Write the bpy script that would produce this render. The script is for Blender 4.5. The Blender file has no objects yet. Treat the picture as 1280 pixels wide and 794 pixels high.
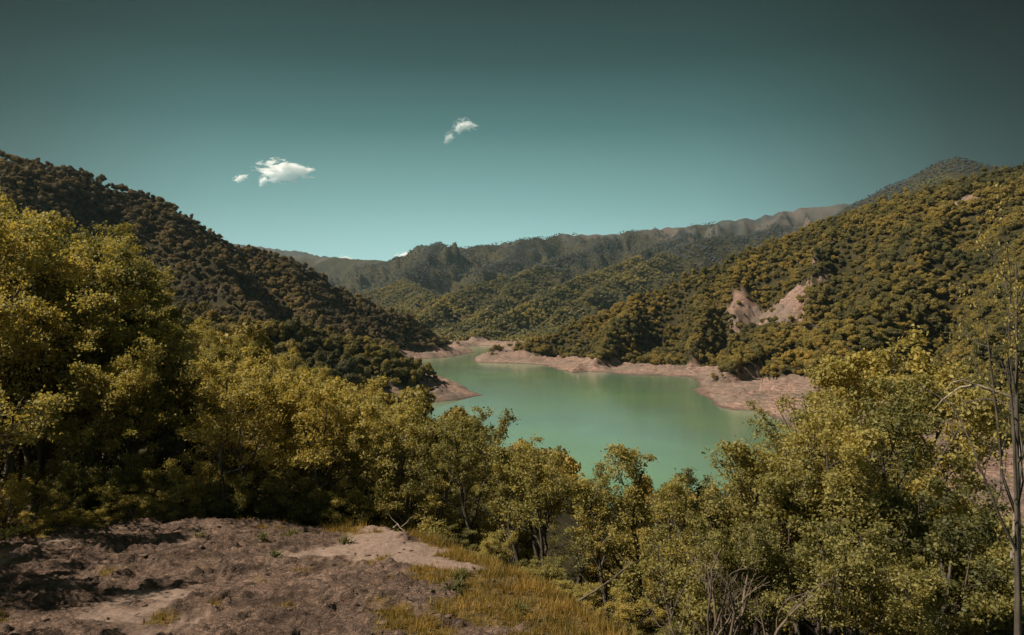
import bpy, math, random
import numpy as np
S = bpy.context.scene
COL = S.collection
F = 914.0           # focal length of the photograph in its own pixels (1280 wide)
CZ = 50.0           # height of the camera above the lake
rad = math.radians
SUN_AZ, SUN_EL = 105.0, 46.0     # degrees to the left of the view direction, elevation

# ------------------------------------------------------------------ noise
def _h(ix, iy, s):
    n = (ix.astype(np.int64)*374761393 + iy.astype(np.int64)*668265263 + int(s)*1442695041) & 0xffffffff
    n = ((n ^ (n >> 13))*1274126177) & 0xffffffff
    n = ((n ^ (n >> 16))*2246822519) & 0xffffffff
    return ((n ^ (n >> 15)) & 0xffffff)/float(0xffffff)
def pn(x, y, s=0):
    xi = np.floor(x); yi = np.floor(y); fx = x-xi; fy = y-yi
    u = fx*fx*fx*(fx*(fx*6-15)+10); v = fy*fy*fy*(fy*(fy*6-15)+10)
    def g(a, b):
        t = _h(xi+a, yi+b, s)*2*np.pi
        return np.cos(t)*(fx-a)+np.sin(t)*(fy-b)
    return ((g(0,0)*(1-u)+g(1,0)*u)*(1-v)+(g(0,1)*(1-u)+g(1,1)*u)*v)*1.5
def fbm(x, y, s=0, o=4, gain=.5):
    r = 0; a = 1; t = 0
    for k in range(o):
        r = r+a*pn(x*2**k+k*17.3, y*2**k-k*9.1, s+k); t += a; a *= gain
    return r/t
def ridged(x, y, s=0, o=4):
    r = 0; a = 1; t = 0
    for k in range(o):
        r = r+a*(1-2*np.sqrt(pn(x*2**k+k*7.3, y*2**k-k*3.1, s+k)**2+.006)); t += a; a *= .42
    return r/t
def plates(x, y, s, sz_x, sz_y, rng_h=1.0, tilt=1.0):
    """cracked slabs: each cell has its own height and tilt"""
    X = x/sz_x; Y = y/sz_y
    bi = np.floor(X); bj = np.floor(Y)
    best = np.full(X.shape, 1e9); sec = np.full(X.shape, 1e9); hh = np.zeros(X.shape)
    for a in (-1,0,1):
        for b in (-1,0,1):
            ci = bi+a; cj = bj+b
            px = ci+_h(ci, cj, s); py = cj+_h(ci, cj, s+1)
            dx = X-px; dy = Y-py
            d = dx*dx+dy*dy
            h = (_h(ci, cj, s+2)-.5)*rng_h+tilt*((_h(ci, cj, s+3)-.5)*dx+(_h(ci, cj, s+4)-.35)*dy)
            m = d < best
            sec = np.where(m, best, np.minimum(sec, d)); hh = np.where(m, h, hh); best = np.where(m, d, best)
    edge = np.clip((np.sqrt(sec)-np.sqrt(best))/.12, 0, 1)
    return hh, edge

# ------------------------------------------------------------------ layout of the valley, lake at z = 0
def wp(px, py, Y, dz=0.0):
    return ((px-640)/F*Y, Y, CZ+(397-py)/F*Y+dz)
def sh(px, py):
    Y = CZ*F/(py-397); return ((px-640)/F*Y, Y)
LAKE = np.array([sh(*p) for p in [
    (546,503),(572,500),(597,494),(575,483),(552,474),(538,466),(512,456),(512,449),(540,448),(560,446),(580,443),(592,440),(586,436),(572,434),
    (598,431.5),(624,433),(622,436),(618,441),(600,445),(592,449),(597,453),(640,454),(678,456),(700,462),(715,466),(735,464.5),(758,465),(775,468),(800,469.5),
    (825,469),(838,470.5),(862,471),(872,474),(876,482),(872,490),(884,497),(896,507),(915,511),(950,514),(985,530),
    (1010,560),(1090,600),(1190,650),(1280,700),(1250,760),(1000,740),(820,700),(650,660),(520,610),(470,560),(490,520),(520,506)]])
def seg_d(x, y, P, closed=True):
    n = len(P); best = np.full(x.shape, 1e18)
    for i in range(n if closed else n-1):
        a = P[i]; b = P[(i+1) % n]; e = b-a
        t = np.clip(((x-a[0])*e[0]+(y-a[1])*e[1])/(e@e), 0, 1)
        best = np.minimum(best, (x-a[0]-t*e[0])**2+(y-a[1]-t*e[1])**2)
    return np.sqrt(best)
def inside(x, y, P):
    r = np.zeros(x.shape, bool); n = len(P)
    for i in range(n):
        x1, y1 = P[i]; x2, y2 = P[(i+1) % n]
        c = (y1 > y) != (y2 > y)
        r ^= c & (x < (x2-x1)*(y-y1)/(y2-y1+1e-12)+x1)
    return r
def sdist(x, y, P):
    d = seg_d(x, y, P); return np.where(inside(x, y, P), -d, d)
KNOLL = np.array([(-60,-40),(25,-40),(9,-6),(4.5,5),(1.8,11.7),(.7,13.4),(-.4,15.4),(-1.6,17.7),(-3.5,20),(-8.8,20.6),(-12.6,19.5),(-20,21),(-34,26),(-60,15)], float)
def R3(*p, dz=-9):
    return [wp(a, b, c, dz) for a, b, c in p]
# ridge: points, slope, erosion amount, erosion wavelength
RIDGES = [
 # big dark hill on the left
 (R3((-500,60,620),(-220,120,660),(0,186,700),(60,199,720),(120,214,745),(185,240,775),(240,268,805),(290,290,835),(340,314,865),(380,331,890),(420,354,915),(450,369,935),(490,385,955),(520,398,970),(550,414,985))+[(-62,985,3)], .50, .95, 110),
 (R3((185,240,775),(230,330,690),(260,375,600)), .55, .3, 70),
 (R3((340,314,865),(380,370,800),(420,410,740),(455,430,700)), .55, .3, 70),
 (R3((450,369,935),(480,405,880),(505,435,840)), .6, .3, 60),
 # nearer spur that ends in the rocky point
 (R3((-300,180,420),(-60,290,390),(60,325,380),(150,350,385),(240,374,400),(350,389,430),(450,409,460),(500,428,480),dz=-11)+[(-57,490,14),(-47,484,6)], .5, .35, 60),
 # big hill on the right
 (R3((1700,60,560),(1500,120,620),(1280,200,700),(1230,208,730),(1180,224,760),(1130,239,790),(1080,254,815),(1040,269,835),(1000,282,850),(960,296,865),(920,314,878),(880,334,890),(840,351,898),(800,364,900),(760,382,895),(720,399,885),(690,409,875),(660,422,860),(635,434,845))+[(-28,826,3)], .42, .8, 135),
 (R3((800,364,900),(775,392,800),(755,425,725),dz=-9)+[wp(742,445,685,-6)], .8, .5, 50),
 (R3((880,334,890),(878,370,780),(866,410,690),(856,440,640)), .85, .5, 50),
 (R3((1040,269,835),(1030,320,740),(1015,372,650),(965,398,590),(915,432,545),dz=-9), .64, .45, 75),
 (R3((1180,224,760),(1160,300,640),(1100,370,540),(1060,420,470),(1020,465,430)), .6, .45, 75),
 (R3((1400,200,560),(1290,320,430),(1240,420,340),(1205,490,290)), .58, .45, 70),
 # wooded hills beyond the end of the lake
 (R3((800,318,2900),(760,333,2600),(715,348,2250),(690,362,2000),(650,382,1750),(615,402,1500),(592,417,1350),dz=-8), .45, 2.1, 170),
 (R3((690,322,3100),(640,345,2600),(600,352,2350),(565,366,2080),(540,384,1800),(520,402,1600),dz=-8), .45, 2.1, 150),
 (R3((640,345,2600),(625,372,2100),(600,392,1800),(578,412,1600),dz=-8), .48, 1.6, 130),
 (R3((900,292,3500),(850,305,3100),(800,330,2600),(745,358,2200),(700,388,1850),(672,408,1650),dz=-8), .45, 2.1, 170),
 (R3((500,345,3000),(530,365,2500),(515,385,2100),(500,400,1900),dz=-8), .4, 1.0, 180),
 # far range
 (R3((150,300,7600),(280,302,7200),(370,312,6900),(400,318,6700),(440,322,6600),(475,324,6300),(500,325,6000)), .34, 1.15, 460),
 (R3((470,330,5400),(500,321,4900),(528,310,4600),(540,303,4500),(548,302,4500),(562,308,4550),(600,305,4650),(650,298,4750),(700,292,4850),(760,291,4950),(800,285,5000),(850,282,5100),(900,275,5100),(950,268,5100),(1000,258,5100),(1050,253,5000),(1150,255,5000),(1400,262,5000)), .36, 2.6, 270),
 (R3((545,302,4500),(530,325,3800),(490,346,3200)), .48, 2.3, 200),
 (R3((650,298,4750),(640,318,4000),(600,336,3400)), .48, 2.3, 200),
 (R3((760,291,4950),(740,308,4100),(690,322,3500),(660,336,3200)), .48, 2.3, 200),
 (R3((850,282,5100),(850,296,4200),(800,310,3600)), .48, 2.3, 200),
 (R3((980,262,5100),(960,285,4200),(900,300,3600)), .48, 2.3, 200),
 # dark peak far right
 (R3((980,290,3300),(1040,268,3200),(1080,248,3100),(1110,231,3050),(1150,211,3000),(1175,200,3000),(1192,196,3000),(1215,199,3000),(1240,206,3000),(1300,204,3000),(1500,210,3000)), .45, .6, 260),
]
NEAR = [([(-10,20,44.0),(-16,34,44.4),(-27,55,44),(-42,82,42),(-60,115,36),(-72,160,24)], .36),
        ([(-60,10,50),(-75,60,52),(-90,110,42)], .3),
        ([(26,-20,47),(40,10,43),(60,30,37),(85,60,28)], .3)]
def ridge_field(x, y):
    R = np.full(x.shape, 4.0)+np.clip(y-1400, 0, 4000)*.03
    dmin = np.full(x.shape, 1e9)
    for k, (pts, s, er, wl) in enumerate(RIDGES):
        P = np.array(pts); cum = 0.0
        bd = np.full(x.shape, 1e18); bz = np.zeros(x.shape); bs = np.zeros(x.shape)
        for i in range(len(P)-1):
            a = P[i]; e = P[i+1]-a; L2 = e[0]**2+e[1]**2; L = math.sqrt(L2)
            t = np.clip(((x-a[0])*e[0]+(y-a[1])*e[1])/L2, 0, 1)
            d = (x-a[0]-t*e[0])**2+(y-a[1]-t*e[1])**2
            m = d < bd
            bd = np.where(m, d, bd); bz = np.where(m, a[2]+t*e[2], bz); bs = np.where(m, cum+t*L, bs)
            cum += L
        d = np.sqrt(bd)
        n = ridged(bs/wl+k*3.7, d/(wl*2.6)+.3*pn(bs/wl, d/wl, k+90), 40+k, 3)*.75+.25*fbm(x/wl*2, y/wl*2, 70+k, 3)
        h = bz-s*d+er*s*np.minimum(d, wl*1.3)*np.minimum(n-.58, .16 if wl > 150 else .3)*2.1
        if wl > 400: h = h-.0*d
        R = np.maximum(R, h)
    for pts, s in NEAR:
        P = np.array(pts)
        for i in range(len(P)-1):
            a = P[i]; e = P[i+1]-a; L2 = e[0]**2+e[1]**2
            t = np.clip(((x-a[0])*e[0]+(y-a[1])*e[1])/L2, 0, 1)
            d = np.sqrt((x-a[0]-t*e[0])**2+(y-a[1]-t*e[1])**2)
            R = np.maximum(R, a[2]+t*e[2]-s*d-1.2*np.exp(-((x+3)**2+(y-16)**2)/60.0))
    return R
def knoll_z(x, y):
    return 45.6-.095*(y-4)-.02*x+.35*fbm(x/6, y/6, 5, 3)
def smoothstep(a, b, v):
    t = np.clip((v-a)/(b-a), 0, 1); return t*t*(3-2*t)
def terrain(x, y):
    """height, bareness (0 wood .. 1 bare rock), distance to the lake"""
    x = np.asarray(x, float); y = np.asarray(y, float)
    R = ridge_field(x, y)
    kd = sdist(x, y, KNOLL)
    kz = knoll_z(x, np.minimum(y, 21))-np.clip(kd, 0, 400)*.43+.5*np.clip(kd, 0, 3)/3*fbm(x/4, y/4, 8, 3)
    near = kz > R
    R = np.maximum(R, kz)
    r = np.hypot(x, y)
    R = R+np.clip((r-40)/200, 0, 1)*3*fbm(x/38, y/38, 11, 3)+np.clip((r-1200)/1500, 0, 1)*14*fbm(x/160, y/160, 12, 4)
    for pts, dep, wid in GULLIES:
        P = np.array(pts)[:, :2]
        m = (x > P[:, 0].min()-3*wid) & (x < P[:, 0].max()+3*wid) & (y > P[:, 1].min()-3*wid) & (y < P[:, 1].max()+3*wid)
        if m.any():
            gd_ = seg_d(x[m], y[m], P, False)
            R[m] = R[m]-dep*np.exp(-(gd_/wid)**2)*(1+.3*fbm(x[m]/30, y[m]/30, 14, 2))
    d = sdist(x, y, LAKE)
    d = d+np.clip(r/500, .3, 1)*(5*fbm(x/34, y/34, 21, 4)+1.6*pn(x/7, y/7, 22))
    # how steep the drawn-down bank is
    k = .62-.26*np.exp(-(((x-170)/75)**2+((y-480)/90)**2))-.25*np.exp(-(((x+40)/26)**2+((y-480)/30)**2))-.2*np.exp(-((x-118)/60)**2-((y-210)/80)**2)
    cap = k*np.clip(d, 0, 1e9)+np.clip(d-28, 0, 1e9)*.5
    strata = .9*np.sin(cap*1.15+2.5*fbm(x/40, y/40, 31, 2))*np.clip(cap/3, 0, 1)
    cap = cap+strata*.5
    h = np.where(d > 0, -np.logaddexp(-np.clip(R, 1, 1e9)/2.5, -cap/2.5)*2.5, d*.35)
    h = np.where(d > 0, np.maximum(h, .05*d), h)
    bank = 9+10*fbm(x/50, y/50, 33, 3)+3*pn(x/11, y/11, 34)-2*np.exp(-(((x-230)/70)**2+((y-560)/70)**2))+12*np.exp(-(((x-125)/50)**2+((y-215)/60)**2))
    bare = smoothstep(1.2, -1.2, h-bank)*smoothstep(70, 60, d)
    # old landslide on the right hill
    def patch(px, py, Y, ax, ay, rot=0):
        c = wp(px, py, Y); u = (x-c[0]); v = (y-c[1])
        cr, sr = math.cos(rot), math.sin(rot)
        uu = (u*cr+v*sr)/ax; vv = (-u*sr+v*cr)/ay
        return smoothstep(1.25, .8, np.sqrt(uu*uu+vv*vv)+.7*fbm(x/13, y/13, 44, 4))
    for p in SLIDES: bare = np.maximum(bare, patch(*p))
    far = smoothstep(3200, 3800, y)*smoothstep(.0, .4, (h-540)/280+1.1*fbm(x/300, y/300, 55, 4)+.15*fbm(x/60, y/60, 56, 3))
    return h, bare, far, d
GULLIES = [([wp(840,378,850),wp(833,400,780),wp(826,435,710),wp(822,462,665)], 44, 24),
 ([wp(960,352,790),wp(915,385,700),wp(885,420,640),wp(866,455,600)], 32, 20),
 ([wp(1060,330,720),wp(1000,395,600),wp(962,430,540),wp(945,465,490)], 34, 22),
 ([wp(1210,290,620),wp(1180,360,500),wp(1140,430,400),wp(1120,490,330)], 30, 22),
 ([wp(700,410,860),wp(708,430,790),wp(706,450,730)], 22, 16),
 ([wp(150,270,700),wp(235,345,640),(-205,560,40),(-140,560,20),(-90,600,6)], 24, 26),
 ([wp(300,320,820),wp(350,370,760),wp(400,410,700)], 28, 22),
 ([wp(430,375,880),wp(460,410,820),wp(485,435,770)], 26, 18)]
SLIDES = [(965,348,740,28,42,.5),(940,350,770,20,30,.3),(985,374,700,15,24,0),(1028,366,640,14,10,0),(1205,262,690,20,16,0),(1060,470,0.0001,1,1,0)]

# ------------------------------------------------------------------ helpers
def mesh_np(name, V, Fc, mat=None, smooth=False, attrs=None):
    V = np.asarray(V, np.float32); Fc = np.asarray(Fc, np.int32)
    me = bpy.data.meshes.new(name)
    me.vertices.add(len(V)); me.vertices.foreach_set('co', V.ravel())
    k = Fc.shape[1] if len(Fc) else 3
    me.loops.add(Fc.size); me.loops.foreach_set('vertex_index', Fc.ravel())
    me.polygons.add(len(Fc)); me.polygons.foreach_set('loop_start', np.arange(len(Fc), dtype=np.int32)*k)
    if smooth: me.polygons.foreach_set('use_smooth', np.ones(len(Fc), bool))
    for an, av in (attrs or {}).items():
        a = me.attributes.new(an, 'FLOAT', 'POINT'); a.data.foreach_set('value', np.asarray(av, np.float32))
    me.update(); me.validate()
    if mat: me.materials.append(mat)
    return me
def link(name, data, parent=None):
    o = bpy.data.objects.new(name, data); COL.objects.link(o)
    if parent: o.parent = parent
    return o
def tag(o, label=None, cat=None, group=None, kind=None):
    if label: o['label'] = label
    if cat: o['category'] = cat
    if group: o['group'] = group
    if kind: o['kind'] = kind
    return o
def N(nt, t, **kw):
    n = nt.nodes.new(t)
    for k, v in kw.items():
        if hasattr(n, k): setattr(n, k, v)
        else: n.inputs[k.replace('_', ' ')].default_value = v
    return n
def new_mat(name):
    m = bpy.data.materials.new(name); m.use_nodes = True
    nt = m.node_tree; nt.nodes.clear()
    return m, nt, N(nt, 'ShaderNodeOutputMaterial')
def ramp(nt, fac, stops):
    r = nt.nodes.new('ShaderNodeValToRGB'); nt.links.new(fac, r.inputs[0])
    e = r.color_ramp.elements
    while len(e) < len(stops): e.new(.5)
    for i, (p, c) in enumerate(stops): e[i].position = p; e[i].color = (*c, 1)
    return r.outputs[0]
def mixc(nt, fac, a, b, mode='MIX'):
    m = nt.nodes.new('ShaderNodeMix'); m.data_type = 'RGBA'; m.blend_type = mode
    for sock, v in ((m.inputs[0], fac), (m.inputs[6], a), (m.inputs[7], b)):
        if hasattr(v, 'is_linked'): nt.links.new(v, sock)
        else: sock.default_value = v if not isinstance(v, tuple) else (*v, 1)
    return m.outputs[2]
def noise(nt, scale, detail=4, vec=None, rough=.55, dist=0):
    n = N(nt, 'ShaderNodeTexNoise'); n.inputs['Scale'].default_value = scale
    n.inputs['Detail'].default_value = detail; n.inputs['Roughness'].default_value = rough; n.inputs['Distortion'].default_value = dist
    if vec: nt.links.new(vec, n.inputs['Vector'])
    return n.outputs[0]
def geo_pos(nt, sx=1, sy=1, sz=1):
    g = N(nt, 'ShaderNodeNewGeometry'); m = N(nt, 'ShaderNodeMapping')
    m.inputs['Scale'].default_value = (sx, sy, sz); nt.links.new(g.outputs['Position'], m.inputs[0])
    return m.outputs[0]

# ------------------------------------------------------------------ materials
def leaf_mat(name, stops, trans=.35, patchscale=.02, rough=.6, vary=.5, tone=1.0):
    m, nt, out = new_mat(name)
    oi = N(nt, 'ShaderNodeObjectInfo')
    at = N(nt, 'ShaderNodeAttribute', attribute_name='tone')
    nz = noise(nt, patchscale, 3, geo_pos(nt))
    a = N(nt, 'ShaderNodeMath', operation='MULTIPLY_ADD'); nt.links.new(oi.outputs['Random'], a.inputs[0]); a.inputs[1].default_value = vary
    b = N(nt, 'ShaderNodeMath', operation='MULTIPLY_ADD'); nt.links.new(at.outputs['Fac'], b.inputs[0]); b.inputs[1].default_value = .35
    c = N(nt, 'ShaderNodeMath', operation='MULTIPLY_ADD'); nt.links.new(nz, c.inputs[0]); c.inputs[1].default_value = 1.6; c.inputs[2].default_value = -.8+.5-vary*.5-.175
    nt.links.new(c.outputs[0], b.inputs[2]); nt.links.new(b.outputs[0], a.inputs[2])
    colr = ramp(nt, a.outputs[0], stops)
    d = N(nt, 'ShaderNodeBsdfPrincipled'); nt.links.new(colr, d.inputs['Base Color']); d.inputs['Roughness'].default_value = rough
    d.inputs['Specular IOR Level'].default_value = .35
    t = N(nt, 'ShaderNodeBsdfTranslucent')
    tc = mixc(nt, 1.0, colr, (1.12*tone, 1.0*tone, .55*tone), 'MULTIPLY'); nt.links.new(tc, t.inputs[0])
    mx = N(nt, 'ShaderNodeMixShader'); mx.inputs[0].default_value = trans
    nt.links.new(d.outputs[0], mx.inputs[1]); nt.links.new(t.outputs[0], mx.inputs[2]); nt.links.new(mx.outputs[0], out.inputs[0])
    return m
M_LEAF = leaf_mat('near_leaves', [(0,(.11,.115,.042)),(.3,(.25,.23,.075)),(.6,(.39,.335,.105)),(.87,(.48,.38,.10)),(1,(.48,.28,.06))], .5, .12, vary=.5)
M_WOOD_HILL = leaf_mat('hill_foliage', [(0,(.05,.055,.022)),(.35,(.14,.12,.034)),(.65,(.27,.20,.042)),(1,(.38,.25,.05))], .22, .012, vary=.42)
M_LEFT_HILL = leaf_mat('left_hill_foliage', [(0,(.06,.05,.026)),(.4,(.15,.11,.05)),(.75,(.24,.17,.06)),(1,(.33,.22,.055))], .2, .012, vary=.5)
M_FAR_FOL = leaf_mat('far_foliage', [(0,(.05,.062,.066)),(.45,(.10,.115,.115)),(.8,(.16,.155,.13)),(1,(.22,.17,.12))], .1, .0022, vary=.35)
M_MID_FOL = leaf_mat('mid_foliage', [(0,(.06,.07,.04)),(.35,(.13,.125,.05)),(.7,(.26,.205,.048)),(1,(.34,.25,.05))], .12, .0035, vary=.3)

def bark_mat(name, c1, c2):
    m, nt, out = new_mat(name)
    v = geo_pos(nt, 9, 9, 2.5)
    colr = ramp(nt, noise(nt, 1, 5, v), [(.35, c1), (.7, c2)])
    d = N(nt, 'ShaderNodeBsdfPrincipled'); nt.links.new(colr, d.inputs['Base Color']); d.inputs['Roughness'].default_value = .9
    bp = N(nt, 'ShaderNodeBump'); bp.inputs['Strength'].default_value = .5; bp.inputs['Distance'].default_value = .02
    nt.links.new(noise(nt, 3, 5, v), bp.inputs['Height']); nt.links.new(bp.outputs[0], d.inputs['Normal'])
    nt.links.new(d.outputs[0], out.inputs[0]); return m
M_BARK = bark_mat('bark', (.035,.028,.02), (.12,.095,.07))
M_PALE = bark_mat('pale_dead_wood', (.16,.13,.10), (.40,.33,.26))

def rock_color(nt, pos, pale=1.0):
    n1 = noise(nt, .09, 6, pos, .65); n2 = noise(nt, 1.3, 5, pos, .6)
    a = ramp(nt, n1, [(.3, (.20*pale,.125*pale,.098*pale)), (.5, (.33*pale,.205*pale,.16*pale)), (.72, (.42*pale,.29*pale,.235*pale))])
    b = ramp(nt, n2, [(.3, (.55,.52,.5)), (.6, (1,1,1))])
    return mixc(nt, .8, a, b, 'MULTIPLY')
def terrain_mat():
    m, nt, out = new_mat('hillside_ground')
    pos = geo_pos(nt)
    at = N(nt, 'ShaderNodeAttribute', attribute_name='bare'); af = N(nt, 'ShaderNodeAttribute', attribute_name='far')
    soil = ramp(nt, noise(nt, .12, 6, pos), [(.3, (.02,.019,.009)), (.55, (.045,.037,.016)), (.75, (.08,.06,.024))])
    rock = rock_color(nt, pos)
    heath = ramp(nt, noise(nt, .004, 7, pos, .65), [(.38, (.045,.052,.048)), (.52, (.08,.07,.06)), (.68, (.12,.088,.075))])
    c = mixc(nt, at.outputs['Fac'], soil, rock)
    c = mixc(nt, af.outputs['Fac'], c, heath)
    d = N(nt, 'ShaderNodeBsdfPrincipled'); nt.links.new(c, d.inputs['Base Color']); d.inputs['Roughness'].default_value = .95
    d.inputs['Specular IOR Level'].default_value = .15
    bp = N(nt, 'ShaderNodeBump'); bp.inputs['Strength'].default_value = .8; bp.inputs['Distance'].default_value = 1.0
    nt.links.new(noise(nt, .5, 6, geo_pos(nt, 1, 1, 3.5), .65), bp.inputs['Height']); nt.links.new(bp.outputs[0], d.inputs['Normal'])
    nt.links.new(d.outputs[0], out.inputs[0]); return m
M_TERR = terrain_mat()
def shore_mat():
    m, nt, out = new_mat('shore_rock')
    pos = geo_pos(nt); ps = geo_pos(nt, .22, .22, 2.2)
    st = ramp(nt, noise(nt, 1, 5, ps, .6, .6), [(.33, (.13,.085,.068)), (.45, (.27,.175,.135)), (.6, (.40,.27,.21)), (.75, (.52,.38,.31))])
    dirt = ramp(nt, noise(nt, .6, 5, pos), [(.3, (.6,.57,.55)), (.62, (1,1,1))])
    c = mixc(nt, .85, st, dirt, 'MULTIPLY')
    c = mixc(nt, ramp(nt, noise(nt, .03, 3, pos), [(.45, (0,0,0)), (.6, (.7,.7,.7))]), c, (.17,.135,.11))
    sx = N(nt, 'ShaderNodeSeparateXYZ'); nt.links.new(pos, sx.inputs[0])
    wet = N(nt, 'ShaderNodeMapRange'); nt.links.new(sx.outputs[2], wet.inputs[0]); wet.inputs[1].default_value = .2; wet.inputs[2].default_value = 1.0; wet.inputs[3].default_value = .45; wet.inputs[4].default_value = 1
    cb = N(nt, 'ShaderNodeVectorMath', operation='SCALE'); nt.links.new(c, cb.inputs[0]); nt.links.new(wet.outputs[0], cb.inputs['Scale'])
    d = N(nt, 'ShaderNodeBsdfPrincipled'); nt.links.new(cb.outputs[0], d.inputs['Base Color']); d.inputs['Roughness'].default_value = .9
    d.inputs['Specular IOR Level'].default_value = .2
    bp = N(nt, 'ShaderNodeBump'); bp.inputs['Strength'].default_value = 1; bp.inputs['Distance'].default_value = 1.3
    nt.links.new(noise(nt, 1, 6, geo_pos(nt, .5, .5, 3), .65), bp.inputs['Height']); nt.links.new(bp.outputs[0], d.inputs['Normal'])
    nt.links.new(d.outputs[0], out.inputs[0]); return m
M_SHORE = shore_mat()
def knoll_mat():
    m, nt, out = new_mat('knoll_rock')
    pos = geo_pos(nt)
    at = N(nt, 'ShaderNodeAttribute', attribute_name='turf'); ac = N(nt, 'ShaderNodeAttribute', attribute_name='crack'); asnd = N(nt, 'ShaderNodeAttribute', attribute_name='sand')
    n1 = ramp(nt, noise(nt, .7, 6, pos, .65), [(.3, (.10,.065,.046)), (.5, (.20,.132,.097)), (.7, (.31,.21,.16))])
    n2 = ramp(nt, noise(nt, 14, 5, pos, .7), [(.3, (.5,.48,.46)), (.62, (1.05,1.03,1))])
    c = mixc(nt, .8, n1, n2, 'MULTIPLY')
    c = mixc(nt, asnd.outputs['Fac'], c, mixc(nt, .6, (.31,.225,.18), n2, 'MULTIPLY'))
    c = mixc(nt, ac.outputs['Fac'], (.04,.03,.024), c)
    mp = N(nt, 'ShaderNodeMapping'); g2 = N(nt, 'ShaderNodeNewGeometry'); nt.links.new(g2.outputs['Position'], mp.inputs[0]); mp.inputs['Rotation'].default_value = (0, 0, -.3); mp.inputs['Scale'].default_value = (1, 2.3, 2.3)
    wn = N(nt, 'ShaderNodeTexNoise'); nt.links.new(mp.outputs[0], wn.inputs['Vector']); wn.inputs['Scale'].default_value = 3; wn.inputs['Detail'].default_value = 4
    wa = N(nt, 'ShaderNodeVectorMath', operation='MULTIPLY_ADD'); nt.links.new(wn.outputs['Color'], wa.inputs[0]); wa.inputs[1].default_value = (.35, .35, .35); nt.links.new(mp.outputs[0], wa.inputs[2])
    ed = []
    for sc_ in (2.6, 7.5):
        vo = N(nt, 'ShaderNodeTexVoronoi', feature='DISTANCE_TO_EDGE'); vo.inputs['Scale'].default_value = sc_; nt.links.new(wa.outputs[0], vo.inputs['Vector'])
        r_ = N(nt, 'ShaderNodeMapRange'); nt.links.new(vo.outputs[0], r_.inputs[0]); r_.inputs[2].default_value = .09; ed.append(r_.outputs[0])
    em = N(nt, 'ShaderNodeMath', operation='MULTIPLY'); nt.links.new(ed[0], em.inputs[0]); nt.links.new(ed[1], em.inputs[1])
    cell = N(nt, 'ShaderNodeTexVoronoi'); cell.inputs['Scale'].default_value = 5; nt.links.new(wa.outputs[0], cell.inputs['Vector'])
    inv = N(nt, 'ShaderNodeMath', operation='SUBTRACT'); inv.inputs[0].default_value = .55; nt.links.new(asnd.outputs['Fac'], inv.inputs[1]); inv.use_clamp = True
    iv2 = N(nt, 'ShaderNodeMath', operation='SUBTRACT'); iv2.inputs[0].default_value = 1; nt.links.new(em.outputs[0], iv2.inputs[1])
    cr = N(nt, 'ShaderNodeMath', operation='MULTIPLY'); nt.links.new(inv.outputs[0], cr.inputs[0]); nt.links.new(iv2.outputs[0], cr.inputs[1])
    c = mixc(nt, cr.outputs[0], c, (.055,.038,.03))
    turf = ramp(nt, noise(nt, 5, 5, pos), [(.35, (.07,.05,.018)), (.6, (.17,.11,.035))])
    c = mixc(nt, at.outputs['Fac'], c, turf)
    d = N(nt, 'ShaderNodeBsdfPrincipled'); nt.links.new(c, d.inputs['Base Color']); d.inputs['Roughness'].default_value = .93
    d.inputs['Specular IOR Level'].default_value = .2
    bp = N(nt, 'ShaderNodeBump'); bp.inputs['Strength'].default_value = .8; bp.inputs['Distance'].default_value = .05
    hh = N(nt, 'ShaderNodeMath', operation='MULTIPLY_ADD'); nt.links.new(cell.outputs['Color'], hh.inputs[0]); hh.inputs[1].default_value = .5; nt.links.new(noise(nt, 11, 8, geo_pos(nt, 1, 1.8, 1.8), .72), hh.inputs[2])
    h2 = N(nt, 'ShaderNodeMath', operation='MULTIPLY_ADD'); nt.links.new(cr.outputs[0], h2.inputs[0]); h2.inputs[1].default_value = -.7; nt.links.new(hh.outputs[0], h2.inputs[2])
    nt.links.new(h2.outputs[0], bp.inputs['Height']); nt.links.new(bp.outputs[0], d.inputs['Normal'])
    nt.links.new(d.outputs[0], out.inputs[0]); return m
M_KNOLL = knoll_mat()
def water_mat():
    m, nt, out = new_mat('lake_water')
    pos = geo_pos(nt)
    base = ramp(nt, noise(nt, .006, 3, pos), [(.35, (.112,.18,.122)), (.62, (.14,.24,.115))])
    d = N(nt, 'ShaderNodeBsdfPrincipled'); nt.links.new(base, d.inputs['Base Color'])
    d.inputs['Roughness'].default_value = .07; d.inputs['IOR'].default_value = 1.33; d.inputs['Specular IOR Level'].default_value = .5
    n1 = noise(nt, 1, 4, geo_pos(nt, .5, 1.1, 1)); n2 = noise(nt, 1, 3, geo_pos(nt, .04, .02, 1))
    mm = N(nt, 'ShaderNodeMath', operation='MULTIPLY'); nt.links.new(n1, mm.inputs[0]); nt.links.new(n2, mm.inputs[1])
    bp = N(nt, 'ShaderNodeBump'); bp.inputs['Strength'].default_value = .5; bp.inputs['Distance'].default_value = .16
    nt.links.new(mm.outputs[0], bp.inputs['Height']); nt.links.new(bp.outputs[0], d.inputs['Normal'])
    nt.links.new(d.outputs[0], out.inputs[0]); return m
M_WATER = water_mat()
M_GRASS = leaf_mat('dry_grass', [(0,(.10,.085,.025)),(.35,(.22,.165,.042)),(.65,(.36,.235,.06)),(1,(.47,.30,.09))], .4, 1.6, vary=0)
M_HERB = leaf_mat('green_herb', [(0,(.05,.06,.02)),(.5,(.11,.11,.03)),(1,(.2,.17,.04))], .35, .9, vary=.3)

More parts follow.
